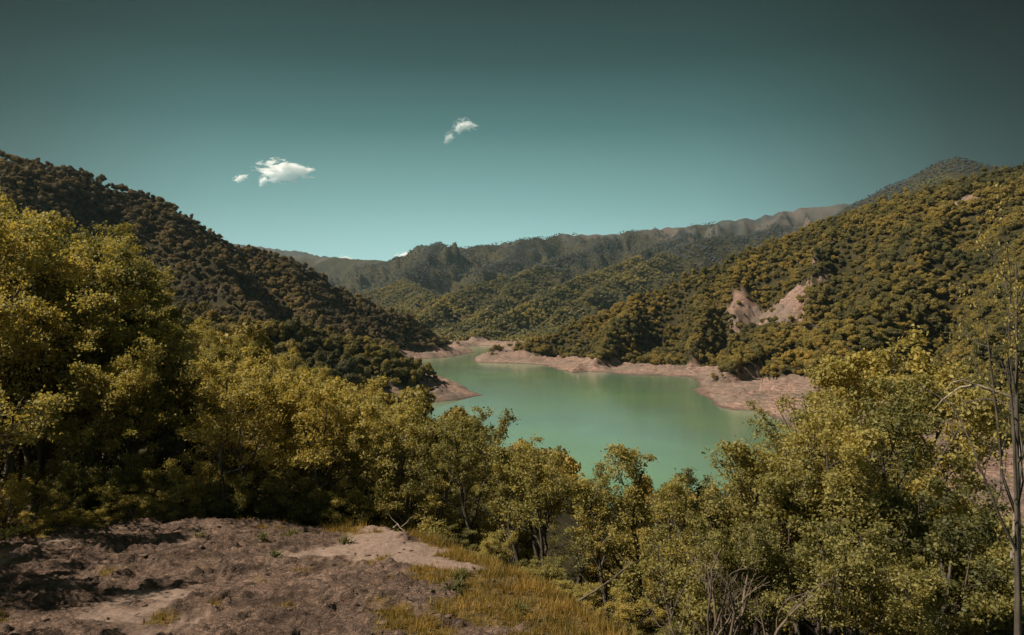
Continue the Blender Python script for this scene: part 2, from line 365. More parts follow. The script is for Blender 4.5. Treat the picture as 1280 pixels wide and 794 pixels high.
# ------------------------------------------------------------------ ground sheet out to the horizon (polar grid)
ang = np.concatenate([np.arange(-180,-56,3.0), np.arange(-56,-42,.6), np.arange(-42,42,.16), np.arange(42,56,.6), np.arange(56,180,3.0)])
radii = 3.0*np.exp(np.arange(0, 1)*0); rr = [3.0]
while rr[-1] < 9500: rr.append(rr[-1]*(1.016 if rr[-1] < 250 else 1.0085)+.12)
radii = np.array(rr)
A, RR = np.meshgrid(np.radians(ang), radii)
GX = RR*np.sin(A); GY = RR*np.cos(A)
gh, gbare, gfar, gd = terrain(GX.ravel(), GY.ravel())
kd = sdist(GX.ravel(), GY.ravel(), KNOLL)
sink = np.where((kd < 1.5) & (GX.ravel() > -17) & (GY.ravel() > 5.5) & (GY.ravel() < 24), .6, 0)
na, nr = len(ang), len(radii)
V = np.stack([GX.ravel(), GY.ravel(), gh-sink], 1)
V = np.vstack([V, [[0, 0, 45.9]]])
i, j = np.meshgrid(np.arange(nr-1), np.arange(na), indexing='ij')
j2 = (j+1) % na
Q = np.stack([i*na+j, i*na+j2, (i+1)*na+j2, (i+1)*na+j], -1).reshape(-1, 4)[:, ::-1]
cap_f = np.stack([np.full(na, nr*na), np.arange(na), (np.arange(na)+1) % na, (np.arange(na)+1) % na], 1)
me = mesh_np('terrain', V, Q, M_TERR, True, {'bare': np.append(gbare, 1), 'far': np.append(gfar, 0)})
terr = link('terrain', me); tag(terr, kind='structure')
# small cap under the camera
me = mesh_np('ground', np.vstack([V[:na], V[-1:]]), np.stack([np.full(na, na), (np.arange(na)+1) % na, np.arange(na)], 1), M_TERR, True, {'bare': np.ones(na+1), 'far': np.zeros(na+1)})
tag(link('ground', me), kind='structure')
# horizon line seen from the camera, for dropping trees nobody could see
elev = np.arctan2(gh.reshape(nr, na)-CZ, RR)
maxel = np.maximum.accumulate(elev, 0)
def seen(x, y, z, tall=10, margin=.012):
    a = np.degrees(np.arctan2(x, y)); r = np.hypot(x, y)
    ja = np.clip(np.searchsorted(ang, a), 0, na-1); ir = np.clip(np.searchsorted(radii, r*.985)-1, 0, nr-1)
    return np.arctan2(z+tall-CZ, r) > maxel[ir, ja]-margin

# ------------------------------------------------------------------ lake
wm = bpy.data.meshes.new('lake_water')
wm.from_pydata([(-260,100,0),(330,100,0),(330,1500,0),(-260,1500,0)], [], [(0,1,2,3)]); wm.materials.append(M_WATER)
tag(link('lake_water', wm), kind='structure')

# ------------------------------------------------------------------ drawn-down rocky shore, finer mesh where the lake meets the land
def shore_mesh(areas, slide=False):
    allV = []; allQ = []; off = 0; ats = []
    for (x0, x1, y0, y1, st) in areas:
        xs = np.arange(x0, x1+.1, st); ys = np.arange(y0, y1+.1, st)
        X, Y = np.meshgrid(xs, ys)
        h, b, f, d = terrain(X.ravel(), Y.ravel())
        pl, ed = plates(X.ravel()+6*fbm(X.ravel()/20, Y.ravel()/20, 61, 2), Y.ravel(), 62, 9, 5)
        sw = ((h+1.2*fbm(X.ravel()/25, Y.ravel()/25, 65, 3)) % 1.9)/1.9
        z = h+.45+(2.9*pl*ed+2.0*ridged(X.ravel()/9, Y.ravel()/9, 64, 4)+1.3*(smoothstep(.35, .75, sw)-sw))*np.clip(h/3, 0, 1)
        keep = (b > .02) & (((d > -6) & (d < 75)) | slide)
        if slide: z = h+.5+4.2*pl*ed+3.2*ridged(X.ravel()/10, Y.ravel()/10, 66, 4)
        z = np.where(b > .3, z, h-.6)
        idx = np.arange(len(z)).reshape(X.shape)
        q = np.stack([idx[:-1,:-1], idx[:-1,1:], idx[1:,1:], idx[1:,:-1]], -1).reshape(-1, 4)
        q = q[keep[q].all(1)]
        used = np.unique(q); mp = np.full(len(z), -1); mp[used] = np.arange(len(used))
        allV.append(np.stack([X.ravel(), Y.ravel(), z], 1)[used]); allQ.append(mp[q]+off); off += len(used)
    return mesh_np('rocky_shore', np.vstack(allV), np.vstack(allQ), M_SHORE, False)
tag(link('shore', shore_mesh([(-120,260,370,700,1.5),(-160,160,700,1400,3.0),(20,260,120,370,1.2)])), kind='structure')
tag(link('landslide_ground', shore_mesh([(200,310,610,790,1.3),(390,470,640,740,1.6)], True)), kind='structure')

# ------------------------------------------------------------------ rock knoll in front
KS = .042
def knoll():
    xs = np.arange(-16, 5.5, KS); ys = np.arange(6.5, 23, KS)
    X, Y = np.meshgrid(xs, ys); x = X.ravel(); y = Y.ravel()
    h, b, f, d = terrain(x, y)
    kd = sdist(x, y, KNOLL)
    wx = x+.25*fbm(x/1.2, y/1.2, 3, 3); wy = y+.2*fbm(x/1.1, y/1.1, 4, 3)
    ca, sa = math.cos(.25), math.sin(.25)
    u = wx*ca+wy*sa; v = -wx*sa+wy*ca
    p1, e1 = plates(u, v, 101, 1.5, .75, 1, 1.3); p2, e2 = plates(u, v, 111, .55, .26, 1, 1.5); p3, e3 = plates(u, v, 121, .21, .11, 1, 1.5)
    sand = smoothstep(.0, .25, fbm(x/2.6, y/2.6, 130, 3)+.55*np.exp(-(((x+1.9)/2.0)**2+((y-17.2)/1.6)**2))-.12)
    turf = smoothstep(-.05, .2, fbm(x/1.3, y/1.0, 140, 4)*1.25+.75*smoothstep(-4.2, .8, x+.12*(y-12)+2.4*fbm(x/2.2, y/1.6, 145, 3))*smoothstep(17.5, 14.5, y)+.55*smoothstep(-.9, .2, kd+.5*pn(x, y, 7))-.42)
    rough = (1-.75*sand)*(1-.6*turf)
    def ledge(per, sd, k=.8):
        ph = (v+.35*u)/per+k*fbm(u/(per*2.2), v/(per*1.2), sd, 4)*1.6
        fr = ph-np.floor(ph); amp = .3+.9*_h(np.floor(ph), np.floor(u/(per*3)+.7*pn(u/per, v/per, sd+3)), sd+9)
        return (smoothstep(0, .12, fr)*(1-fr)-.4)*amp
    rough = rough*(.7+.6*fbm(x/1.5, y/1.5, 160, 3))
    z = h+.07+rough*(.11*p1+.07*p2+.035*p3*e3+.18*ledge(.95, 170)+.12*ledge(.42, 180)+.06*ledge(.17, 190)+.10*ridged(u/.45, v/.2, 195, 3))+.06*fbm(x/.9, y/.9, 150, 4)+.015*pn(x/.09, y/.09, 151)
    z = z-.8*smoothstep(1.0, 2.4, kd)
    crack = np.clip(.35+.65*np.minimum(e1, e2), 0, 1)
    crack = 1-(1-crack)*(1-sand)
    idx = np.arange(len(z)).reshape(X.shape)
    q = np.stack([idx[:-1,:-1], idx[:-1,1:], idx[1:,1:], idx[1:,:-1]], -1).reshape(-1, 4)
    q = q[(kd < 2.2)[q].all(1)]
    me = mesh_np('ground', np.stack([x, y, z], 1), q, M_KNOLL, False, {'turf': turf, 'crack': crack, 'sand': sand*.8})
    return me, X, Y, z.reshape(X.shape), turf.reshape(X.shape), kd.reshape(X.shape)
kme, KX, KY, KZ, KT, KD = knoll()
tag(link('ground', kme), kind='structure')
def kz_at(x, y):
    i = np.clip(((np.asarray(y)-6.5)/KS).astype(int), 0, KZ.shape[0]-1); j = np.clip(((np.asarray(x)+16)/KS).astype(int), 0, KZ.shape[1]-1)
    return KZ[i, j], KT[i, j], KD[i, j]

# ------------------------------------------------------------------ trees
def leaf_quads(C, size, rng, nrm=None, jit=1.0, aspect=.62):
    n = len(C)
    d = rng.normal(size=(n, 3))
    if nrm is not None: d = nrm+jit*d*.6
    d /= np.linalg.norm(d, axis=1)[:, None]+1e-9
    t = rng.normal(size=(n, 3)); t -= d*(t*d).sum(1)[:, None]; t /= np.linalg.norm(t, axis=1)[:, None]+1e-9
    b = np.cross(d, t)
    s = (size*(.6+.8*rng.random(n)))[:, None]
    P = np.empty((n, 4, 3))
    P[:, 0] = C-t*s*.5; P[:, 1] = C+b*s*aspect*.5+d*s*.10; P[:, 2] = C+t*s*.5; P[:, 3] = C-b*s*aspect*.5+d*s*.10
    return P.reshape(-1, 3), np.arange(n*4).reshape(-1, 4)
def tube(pts, rads, k):
    pts = np.array(pts); n = len(pts)
    tg = np.gradient(pts, axis=0); tg /= np.linalg.norm(tg, axis=1)[:, None]+1e-9
    up = np.array([.31, .17, .93]); u = np.cross(tg, up); u /= np.linalg.norm(u, axis=1)[:, None]+1e-9; v = np.cross(tg, u)
    a = np.arange(k)*2*np.pi/k
    V = pts[:, None]+np.array(rads)[:, None, None]*(u[:, None]*np.cos(a)[None, :, None]+v[:, None]*np.sin(a)[None, :, None])
    i, j = np.meshgrid(np.arange(n-1), np.arange(k), indexing='ij')
    return V.reshape(-1, 3), np.stack([i*k+j, i*k+(j+1) % k, (i+1)*k+(j+1) % k, (i+1)*k+j], -1).reshape(-1, 4)
class Wood:
    def __init__(s): s.V = []; s.Q = []; s.o = 0
    def add(s, pts, rads, k):
        v, q = tube(pts, rads, k); s.V.append(v); s.Q.append(q+s.o); s.o += len(v)
    def mesh(s, name, mat): return mesh_np(name, np.vstack(s.V), np.vstack(s.Q), mat, True)
def gen_tree(seed, H, stems=3, lean=.25, clear=.3, spread=.5, leaf=.11, per=9, levels=3, droop=0, dens=1.0, wob0=.16, bias=(0,0), leaves=True, mat=None, wood=None):
    rng = np.random.default_rng(seed)
    W = Wood(); L = []; T = []
    def grow(p, d, length, r, lev):
        n = 6 if lev == 0 else (5 if lev == 1 else 4)
        pts = [p]; rads = [r]; dirs = [d]
        for i in range(n):
            wob = wob0 if lev == 0 else .25
            d = d+rng.normal(size=3)*wob+np.array([bias[0]*.05, bias[1]*.05, (.10 if lev < 2 else .03)-droop*.05*lev])
            d = d/np.linalg.norm(d)
            p = p+d*length/n
            pts.append(p); dirs.append(d); rads.append(r*(1-.82*(i+1)/n)+.002)
        W.add(pts, rads, 7 if lev == 0 else (5 if lev == 1 else 3))
        pts = np.array(pts)
        def at(t):
            f = t*n; i = min(int(f), n-1); return pts[i]+(pts[i+1]-pts[i])*(f-i), dirs[i+1], r*(1-.82*t)
        if lev < levels:
            nc = [int(7*dens+2), int(6*dens+1), int(5*dens+1)][min(lev, 2)]
            t0 = clear if lev == 0 else .2
            for c in range(nc):
                t = t0+(1-t0)*(c+rng.random()*.8)/nc; t = min(t, .98)
                q, dd, r2 = at(t)
                az = rng.random()*2*np.pi; a = np.array([math.cos(az), math.sin(az), 0])
                perp = a-dd*(a@dd); perp /= np.linalg.norm(perp)+1e-9
                an = rad(rng.uniform(30, 62))*(.6+spread*.8)
                nd = dd*math.cos(an)+perp*math.sin(an)
                ln = length*(1-.55*(t-t0)/(1-t0))*rng.uniform(.38, .6)*(1 if lev else .95)
                grow(q, nd/np.linalg.norm(nd), ln, max(r2*.6, .004), lev+1)
        if lev >= levels-1:
            m = per if lev == levels else per
            tt = rng.uniform(.25, 1.0, m); f = tt*n; ii = np.minimum(f.astype(int), n-1)
            c = pts[ii]+(pts[ii+1]-pts[ii])*(f-ii)[:, None]
            L.append(c+rng.normal(size=(m, 3))*np.array([1, 1, .6])*leaf*1.15); T.append(np.full(m, rng.random()))
    for k in range(stems):
        az = rng.random()*2*np.pi if stems > 1 else 0; l = lean*rng.uniform(.4, 1.2) if stems > 1 else lean*.3
        d = np.array([math.cos(az)*l+bias[0]*.3, math.sin(az)*l+bias[1]*.3, 1.0]); d /= np.linalg.norm(d)
        hh = H*rng.uniform(.7, 1.0) if k else H*.92
        grow(np.array([math.cos(az)*.06*k, math.sin(az)*.06*k, -.25]), d, hh, .014*hh+.012 if stems > 1 else .019*hh+.015, 0)
    tm = W.mesh('trunk', wood or M_BARK)
    if not leaves: return tm, None
    C = np.vstack(L); t = np.concatenate(T)
    nrm = np.tile(np.array([[0, 0, .55]]), (len(C), 1))
    v, q = leaf_quads(C, leaf, rng, nrm, 1.3)
    tone = np.repeat(np.clip(t*.6+.4*rng.random(len(C)), 0, 1), 4)
    return tm, mesh_np('crown', v, q, mat or M_LEAF, False, {'tone': tone})
# [seed, H, stems, lean, clear, spread ...] near kinds at nominal height
KINDS = {}
def kind(name, H, **kw):
    t, c = gen_tree(H=H, **kw)
    co = np.empty(len(c.vertices)*3, np.float32); c.vertices.foreach_get('co', co); co = co.reshape(-1, 3)
    top = np.percentile(co[:, 2], 99.95)
    KINDS.setdefault(name, []).append((t, c, float(top)))
for s in (1, 2, 3): kind('small_tree', 4.2, seed=s, stems=2+s % 2, lean=.2, clear=.38, spread=.4, leaf=.068, per=17, dens=.8)
for s in (4, 5): kind('slender_tree', 4.6, seed=s, stems=1, lean=.2, clear=.35, spread=.35, leaf=.068, per=20, dens=.9)
for s in (6, 7, 8): kind('shrub', 3.0, seed=s, stems=6, lean=.5, clear=.12, spread=.5, leaf=.068, per=14, dens=.7)
for s in (9, 10, 11, 12): kind('broadleaf_tree', 8.0, seed=s, stems=2+s % 2, lean=.22, clear=.25, spread=.5, leaf=.088, per=24, dens=1.1)
for s in (31, 32, 33): kind('tall_sapling', 6.5, seed=s, stems=2+s % 2, lean=.16, clear=.46, spread=.32, leaf=.075, per=15, dens=.66, wob0=.09)
kind('leaning_tree', 8.5, seed=14, stems=3, lean=.3, clear=.3, spread=.6, leaf=.085, per=20, dens=1.2, bias=(.3, .1))

def crown_far(seed, nl, nq, size, R=6.0, H=11.0, core=True, mat=M_WOOD_HILL, lr=(.26, .48)):
    """whole tree of the hillside woods, base at z=0"""
    rng = np.random.default_rng(seed)
    Vs = []; Qs = []; Ts = []; o = 0
    lob = []
    for k in range(nl):
        a = rng.random()*2*np.pi; rr_ = R*.62*math.sqrt(rng.random()); z = H*(.42+.40*rng.random()*(1-(rr_/R)**2*.6))
        lob.append((rr_*math.cos(a), rr_*math.sin(a), z, R*rng.uniform(*lr)))
    lob.append((0, 0, H*.48, R*.5))
    w = np.array([l[3]**2 for l in lob]); w /= w.sum()
    for (x, y, z, r), ww in zip(lob, w):
        n = max(4, int(nq*ww)); d = rng.normal(size=(n, 3)); d[:, 2] = np.abs(d[:, 2])*.9-.25*rng.random(n)*1.8
        d /= np.linalg.norm(d, axis=1)[:, None]
        C = np.array([x, y, z])+d*r*np.array([1.05, 1.05, .92])*(.80+.40*rng.random(n)**1.4)[:, None]
        v, q = leaf_quads(C, size, rng, d, 1.15, .8)
        Vs.append(v); Qs.append(q+o); o += len(v); Ts.append(np.repeat(np.clip(rng.random()*.5+.5*rng.random(n), 0, 1), 4))
        if core:
            nu, nv = 8, 5
            th = np.arange(nu)*2*np.pi/nu; ph = np.linspace(-.45*np.pi, .48*np.pi, nv)
            P = np.stack([np.cos(ph)[:, None]*np.cos(th), np.cos(ph)[:, None]*np.sin(th), np.sin(ph)[:, None]*np.ones(nu)], -1)*r*.74
            P = P*(1+.12*rng.normal(size=(nv, nu, 1)))+np.array([x, y, z])
            i, j = np.meshgrid(np.arange(nv-1), np.arange(nu), indexing='ij')
            Vs.append(P.reshape(-1, 3)); Qs.append(np.stack([i*nu+j, i*nu+(j+1) % nu, (i+1)*nu+(j+1) % nu, (i+1)*nu+j], -1).reshape(-1, 4)+o); o += nu*nv
            Ts.append(np.full(nu*nv, .25))
    return mesh_np('crown', np.vstack(Vs), np.vstack(Qs), mat, False, {'tone': np.concatenate(Ts)})
def hill_trunk():
    W = Wood(); W.add([(0,0,-1.5),(.1,.05,2),(0,.1,5.5)], [.32,.24,.14], 6)
    for a in range(4):
        W.add([(0,.05,3.2),(1.4*math.cos(a*1.6+.3),1.4*math.sin(a*1.6+.3),5.6)], [.13,.05], 4)
    return W.mesh('trunk', M_BARK)
HT = hill_trunk()
HILL = [crown_far(20, 20, 3300, .55, R=5.8, H=10.5, lr=(.16, .34)), crown_far(21, 26, 3300, .5, R=6.4, H=9.6, lr=(.13, .30)), crown_far(22, 16, 2800, .55, R=4.6, H=12.5, lr=(.2, .4)),
        crown_far(23, 22, 3000, .55, R=6.0, H=8.0, lr=(.14, .3)), crown_far(24, 14, 2400, .5, R=3.4, H=13.5, lr=(.25, .5)), crown_far(25, 24, 3300, .52, R=6.8, H=11.5, lr=(.13, .28))]
def remat(me, mat):
    m = me.copy(); m.materials.clear(); m.materials.append(mat); return m
HILL_L = [remat(m, M_LEFT_HILL) for m in HILL]
FARC = [crown_far(40+k, 5, 110, 2.3, core=True, mat=M_MID_FOL) for k in range(3)]
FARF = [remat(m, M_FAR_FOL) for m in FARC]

def make_thing(name, x, y, z, s, rz, crown, trunk, sz=None, tilt=(0,0)):
    e = bpy.data.objects.new(name, None); COL.objects.link(e)
    e.empty_display_size = .3
    e.location = (x, y, z); e.rotation_euler = (tilt[0], tilt[1], rz); e.scale = (s, s, sz or s)
    t = link('trunk', trunk, e)
    if crown: link('crown', crown, e)
    return e
def px_of(x, y): return 640+F*x/y
# --- near trees: the line their tops make in the photograph
TOPX = [-120,0,60,120,160,200,222,240,280,330,380,420,460,500,520,545,575,600,622,634,650,680,705,730,760,785,800,815,850,905,925,945,970,1000,1050,1085,1120,1150,1175,1210,1240,1270,1400]
TOPY = [230,250,240,214,222,275,355,392,398,420,440,455,462,470,480,512,515,530,560,585,555,546,558,585,612,612,566,590,590,590,548,508,492,492,468,420,385,440,585,610,640,650,660]
def topline(px): return np.interp(px, TOPX, TOPY)
rng = random.Random(11)
near = []      # (x, y, zground, height, kindname, px)
GSX = np.arange(-75, 60, .5); GSY = np.arange(5, 76, .5)
GZ = terrain(*[a.ravel() for a in np.meshgrid(GSX, GSY)])[0].reshape(len(GSY), len(GSX))
def ground_z(x, y):
    i = min(max((y-5)/.5, 0), len(GSY)-1.001); j = min(max((x+75)/.5, 0), len(GSX)-1.001)
    a, b = int(i), int(j); u, v = i-a, j-b
    return float((GZ[a, b]*(1-v)+GZ[a, b+1]*v)*(1-u)+(GZ[a+1, b]*(1-v)+GZ[a+1, b+1]*v)*u)
def try_tree(px, Y, kindn, drop=0, hmax=12, hmin=1.2, top=None, force=None):
    x = (px-640)/F*Y; z = ground_z(x, Y)
    kd_ = float(sdist(np.array([x]), np.array([Y]), KNOLL)[0])
    if kd_ < .5 and force is None: return False
    ty = (topline(px)+drop) if top is None else top
    h = CZ+(397-ty)/F*Y-z
    if kindn != 'shrub' and not (top is not None and px > 480):      # the whole width of the crown stays under the line
        rw = {'slender_tree': .16, 'tall_sapling': .2}.get(kindn, .27)*max(h, 1)/Y*F
        low = max(topline(px-rw), topline(px+rw))
        if top is None: ty = max(topline(px), low*.75+.25*topline(px))+drop
        else: ty = max(top, .6*low+.4*top)
        h = CZ+(397-ty)/F*Y-z
    if h < hmin or h > hmax: return False
    near.append((x, Y, z, h, kindn, px)); return True
# hand-placed ones that the photograph shows clearly: px, distance, kind, top py
HAND = [(25,21.8,'leaning_tree',222),(-20,24,'broadleaf_tree',262),(125,28,'broadleaf_tree',250),
        (452,22.5,'small_tree',470),(505,22,'small_tree',487),(540,21.5,'small_tree',520),(592,21,'slender_tree',517),(574,24,'small_tree',512),
        (650,20.5,'slender_tree',556),(686,20,'small_tree',548),(722,19.5,'slender_tree',575),(672,24,'small_tree',546),
        (758,18.5,'slender_tree',600),(803,19,'slender_tree',556),(835,18,'small_tree',592),(872,18.5,'slender_tree',592),
        (955,19,'slender_tree',548),(990,21,'small_tree',500),(1015,20,'small_tree',500),(1080,21,'broadleaf_tree',462),(1040,25,'small_tree',476),
        (1095,24,'broadleaf_tree',415),(1108,27,'broadleaf_tree',385),(1150,26,'broadleaf_tree',440),(1085,18,'broadleaf_tree',500),(1180,22,'small_tree',640),
        (1235,19,'small_tree',645),(1120,16.5,'small_tree',600),(1200,16,'small_tree',660),(1000,17,'small_tree',580),(1275,15.5,'small_tree',670),
        (905,16,'small_tree',640),(960,15,'shrub',650),(860,16,'shrub',660),(1040,14.5,'shrub',640),
        (400,24,'small_tree',455),(360,24,'small_tree',470),(310,26,'small_tree',430),(270,25,'small_tree',440),(225,24,'slender_tree',400),(180,23,'small_tree',420),(120,22.5,'small_tree',450),
        (425,30,'broadleaf_tree',450),(340,33,'broadleaf_tree',425),(255,38,'broadleaf_tree',385),(285,31,'broadleaf_tree',410),(70,30,'broadleaf_tree',246)]
for px, Y, k, t in HAND: try_tree(px, Y, k, top=t, hmax=14, force=True)
def far_from_hand(px, Y, m):
    return all(abs(px-p)/F*Y > m or abs(Y-q) > m for (_, q, _, _, _, p) in near)
def fill(n, x0, x1, y0, y1, kinds, dlo, dhi, m, hmax=12, hmin=1.2, tries=4000):
    c = 0; t = 0
    while c < n and t < tries:
        t += 1
        px = rng.uniform(x0, x1); Y = y0+(y1-y0)*rng.random()**1.3
        if not far_from_hand(px, Y, m): continue
        if try_tree(px, Y, rng.choice(kinds), rng.uniform(dlo, dhi), hmax, hmin): c += 1
fill(34, -60, 480, 21.5, 36, ['small_tree','broadleaf_tree','shrub','small_tree'], 5, 120, 1.3, hmax=11)
fill(26, -80, 420, 36, 70, ['broadleaf_tree'], 0, 60, 3.0, hmax=14, hmin=4)
fill(8, 420, 620, 23, 34, ['small_tree','shrub'], 20, 90, 1.1)
fill(9, 600, 930, 21, 30, ['small_tree','shrub','slender_tree'], 35, 110, 1.2)
fill(24, 920, 1330, 14, 30, ['small_tree','broadleaf_tree','shrub'], 40, 200, 1.4, hmax=9)
fill(16, 900, 1330, 30, 60, ['broadleaf_tree'], 40, 170, 3.0, hmax=12, hmin=3)
fill(26, 430, 1000, 30, 62, ['broadleaf_tree','small_tree'], 25, 90, 2.5, hmax=12, hmin=3)
# low bushes along the foot of the wood, following the edge of the knoll
EDGE = [(-13,20.6),(-8.8,21.6),(-3.4,21),(-1.2,18.5),(.1,16.1),(2.3,12.5)]
def edge_at(t):
    n = len(EDGE)-1; f = t*n; i = min(int(f), n-1); a, b = EDGE[i], EDGE[i+1]
    return a[0]+(b[0]-a[0])*(f-i), a[1]+(b[1]-a[1])*(f-i)
for k in range(40):
    t = (k+rng.random())/40; x, y = edge_at(t); o = rng.uniform(.35, 1.8) if x > -3.5 else rng.uniform(.3, 1.4)
    x += o*.8*(1 if x > -3.5 else .1); y += o*.75
    hh = rng.uniform(.45, 1.15) if x > -2.5 else rng.uniform(1.2, 2.4)
    if x > -2.5 and k % 2: continue
    near.append((x, y, ground_z(x, y), hh, 'shrub', px_of(x, y)))
for (x, y, hh) in [(-13.1,18.6,1.6),(-12.2,19.6,1.3),(-11.6,18.2,.8),(-13.4,17.2,1.2),(-10.6,19.9,1.1),(-12.6,16.6,.7),(-9.6,20.3,1.0),(-11.0,19.1,.6)]:
    near.append((x, y, ground_z(x, y), hh, 'shrub', px_of(x, y)))
for (x, y, h) in [(-12.8,11.8,7.2),(-10.8,8.0,6.5),(-16.5,15.8,7.5),(-9.4,9.3,5.6)]:   # unseen trees added up-sun, outside the picture on the left, to shade the knoll
    near.append((x, y, ground_z(x, y), h, 'broadleaf_tree', px_of(x, y)))
print('near trees', len(near))
ORD = ['leftmost','second','third','fourth','fifth','sixth','seventh','eighth','ninth','tenth','eleventh','twelfth','thirteenth','fourteenth','fifteenth','sixteenth','seventeenth','eighteenth','nineteenth','twentieth']
def ordw(i):
    if i == 0: return 'leftmost'
    if i < 20: return ORD[i]
    tens = ['','','twenty','thirty','forty','fifty','sixty','seventy','eighty','ninety'][(i+1)//10]
    o = ['','first','second','third','fourth','fifth','sixth','seventh','eighth','ninth'][(i+1) % 10]
    return tens+'-'+o if o else tens[:-1]+'ieth'
def zone(t):
    x, y, z, h, k, px = t
    if k == 'shrub' and h < 2: return ('low leafy shrub at the rim of the bare knoll', 'shrub', 'low shrubs along the edge of the knoll')
    side = 'left' if px < 430 else ('mid' if px < 915 else 'right')
    adj = {'small_tree':'many-stemmed young tree','slender_tree':'slender single-stemmed young tree','shrub':'bushy many-stemmed shrub','broadleaf_tree':'tall dense leafy tree','leaning_tree':'large loose-crowned tree with bent limbs'}[k]
    row = 'front' if y < 24 else ('second' if y < 36 else 'rear')
    place = {'left':'left wood','mid':'slope below knoll','right':'right thicket'}[side]
    return (f'{adj}, {row} row of the {place}', 'shrub' if k == 'shrub' else 'tree', {'left':'trees of the wood left of the knoll','mid':'young trees between the knoll and the lake','right':'trees of the thicket right of the knoll'}[side])
near = [(a, b, c, h, 'small_tree' if (k == 'shrub' and h > 3.2) else k, p) for (a, b, c, h, k, p) in near]
groups = {}
for t in near: groups.setdefault(zone(t), []).append(t)
for (lab, cat, grp), ts in groups.items():
    ts.sort(key=lambda t: t[5])
    for n_, (x, y, z, h, k, px) in enumerate(ts):
        tm, cm, top = KINDS[k][rng.randrange(len(KINDS[k]))]
        if k in ('small_tree', 'slender_tree') and h/top > 1.45:
            tm, cm, top = KINDS['tall_sapling'][rng.randrange(3)] if 430 < px < 1240 and y < 30 else KINDS['broadleaf_tree'][rng.randrange(4)]
        s = h/top
        w = min(max(s, .45), 1.9)
        if k == 'leaning_tree': rz = 0
        else: rz = rng.uniform(0, 6.28)
        e = make_thing('shrub' if cat == 'shrub' else {'small_tree':'young_tree','slender_tree':'slender_tree','broadleaf_tree':'leafy_tree','leaning_tree':'leaning_tree'}[k],
                       x, y, z, s*.5+w*.5 if s > .45 else w, rz, cm, tm, s)
        l = lab if len(ts) == 1 else f'{lab}, {ordw(n_)}{"" if n_ == 0 else " from left"}'
        tag(e, l, cat, grp)
NEAR_N = len(near)

# --- single trees of the slopes that show largest
def scatter(x0, x1, y0, y1, sp, seed):
    r = np.random.default_rng(seed)
    X, Y = np.meshgrid(np.arange(x0, x1, sp), np.arange(y0, y1, sp))
    X = X.ravel()+r.uniform(-.42, .42, X.size)*sp; Y = Y.ravel()+r.uniform(-.42, .42, Y.size)*sp
    return X, Y, r
def infr(X, Y, pad=60): 
    p = 640+F*X/np.maximum(Y, 1); return (p > -pad) & (p < 1280+pad)
X, Y, r = scatter(-620, 720, 72, 1120, 4.5, 7)
kk = infr(X, Y); X = X[kk]; Y = Y[kk]
H_, B_, Fa_, D_ = terrain(X, Y)
def steep(X, Y, H):
    return np.sqrt(1+((terrain(X+3, Y)[0]-H)/3)**2+((terrain(X, Y+3)[0]-H)/3)**2)
ok = (H_ > 2) & ((B_ < .35) | ((D_ > 90) & (r.random(len(X)) < .05))) & (D_ > 4) & (r.random(len(X)) < .95*steep(X, Y, H_)**1.3)
# no slope tree may rise above the near tree line
X, Y, H_, B_, D_ = (a[ok] for a in (X, Y, H_, B_, D_))
sc = (.34+.55*r.random(len(X))**1.4)*(1.05+.4*fbm(X/40, Y/40, 88, 2))
vis = seen(X, Y, H_)
X, Y, H_, sc, B_, D_ = (a[vis] for a in (X, Y, H_, sc, B_, D_))
PXX = 640+F*X/Y; PYT = 397-F*(H_+11.5*sc-CZ)/Y
hide = ((Y < 260) & (PYT < topline(PXX)+8) & (PXX < 1160)) | ((PXX >= 1120) & (Y < 215) & (PYT < 660))
X, Y, H_, sc, D_ = (a[~hide] for a in (X, Y, H_, sc, D_))
print('slope trees', len(X))
dist = np.hypot(X, Y)
# left hill with greyer trees
left = (X < -20) & (Y > 560) | (X < -330)
bhill = (X < 0) & (Y > 300) & ~left
order = np.argsort(dist)
PXX = 640+F*X/Y; PY = 397-F*(H_+6-CZ)/Y
cand = [k for k in order if -10 < PXX[k] < 1290 and PY[k] < topline(PXX[k])+5]
behind = [k for k in order if k not in set(cand) and dist[k] < 200]
n_ind = max(0, 300-NEAR_N)
ind = cand[:n_ind]
print('individual slope trees', len(ind), 'candidates', len(cand), 'behind', len(behind))
indset = set(ind)
r2 = random.Random(5)
HILLOBJ = {'L': [], 'R': []}
for k in ind:
    px = PXX[k]; py = PY[k]
    L = bool(left[k]); mset = HILL_L if L else HILL
    mi = r2.randrange(6)
    if dist[k] < 170:
        tm_, cm_, tp_ = KINDS['broadleaf_tree'][mi % 4]; q_ = 12*sc[k]/tp_
        e = make_thing('hillside_tree', X[k], Y[k], H_[k]-.2, q_*1.15, r2.uniform(0, 6.28), cm_, tm_, q_)
    else: e = make_thing('hillside_tree', X[k], Y[k], H_[k]-.4, sc[k], r2.uniform(0, 6.28), mset[mi], HT)
    if px < 640:
        if bhill[k]:
            u = 'crest' if py < topline(px)-60 else 'lower slope'
            seg = 'at its rocky point' if px > 480 else ('along its middle' if px > 350 else 'at its inland end')
            lab = f'round olive tree on the {u} of the near left spur, {seg}'
        else: lab = 'round olive tree crown on the slope behind the left wood'
        grp = 'trees on the near left spur'
    else:
        row = 'beside the bare right bank' if py > 440 else ('halfway up the right hill' if py > 360 else 'high on the right hill')
        seg = 'at the right edge of the view' if px > 1180 else ('above the thicket' if px > 1060 else 'towards the lake corner')
        lab = f'round olive tree {row}, {seg}'
        grp = 'trees on the near part of the right hill'
    tag(e, lab, 'tree', grp)
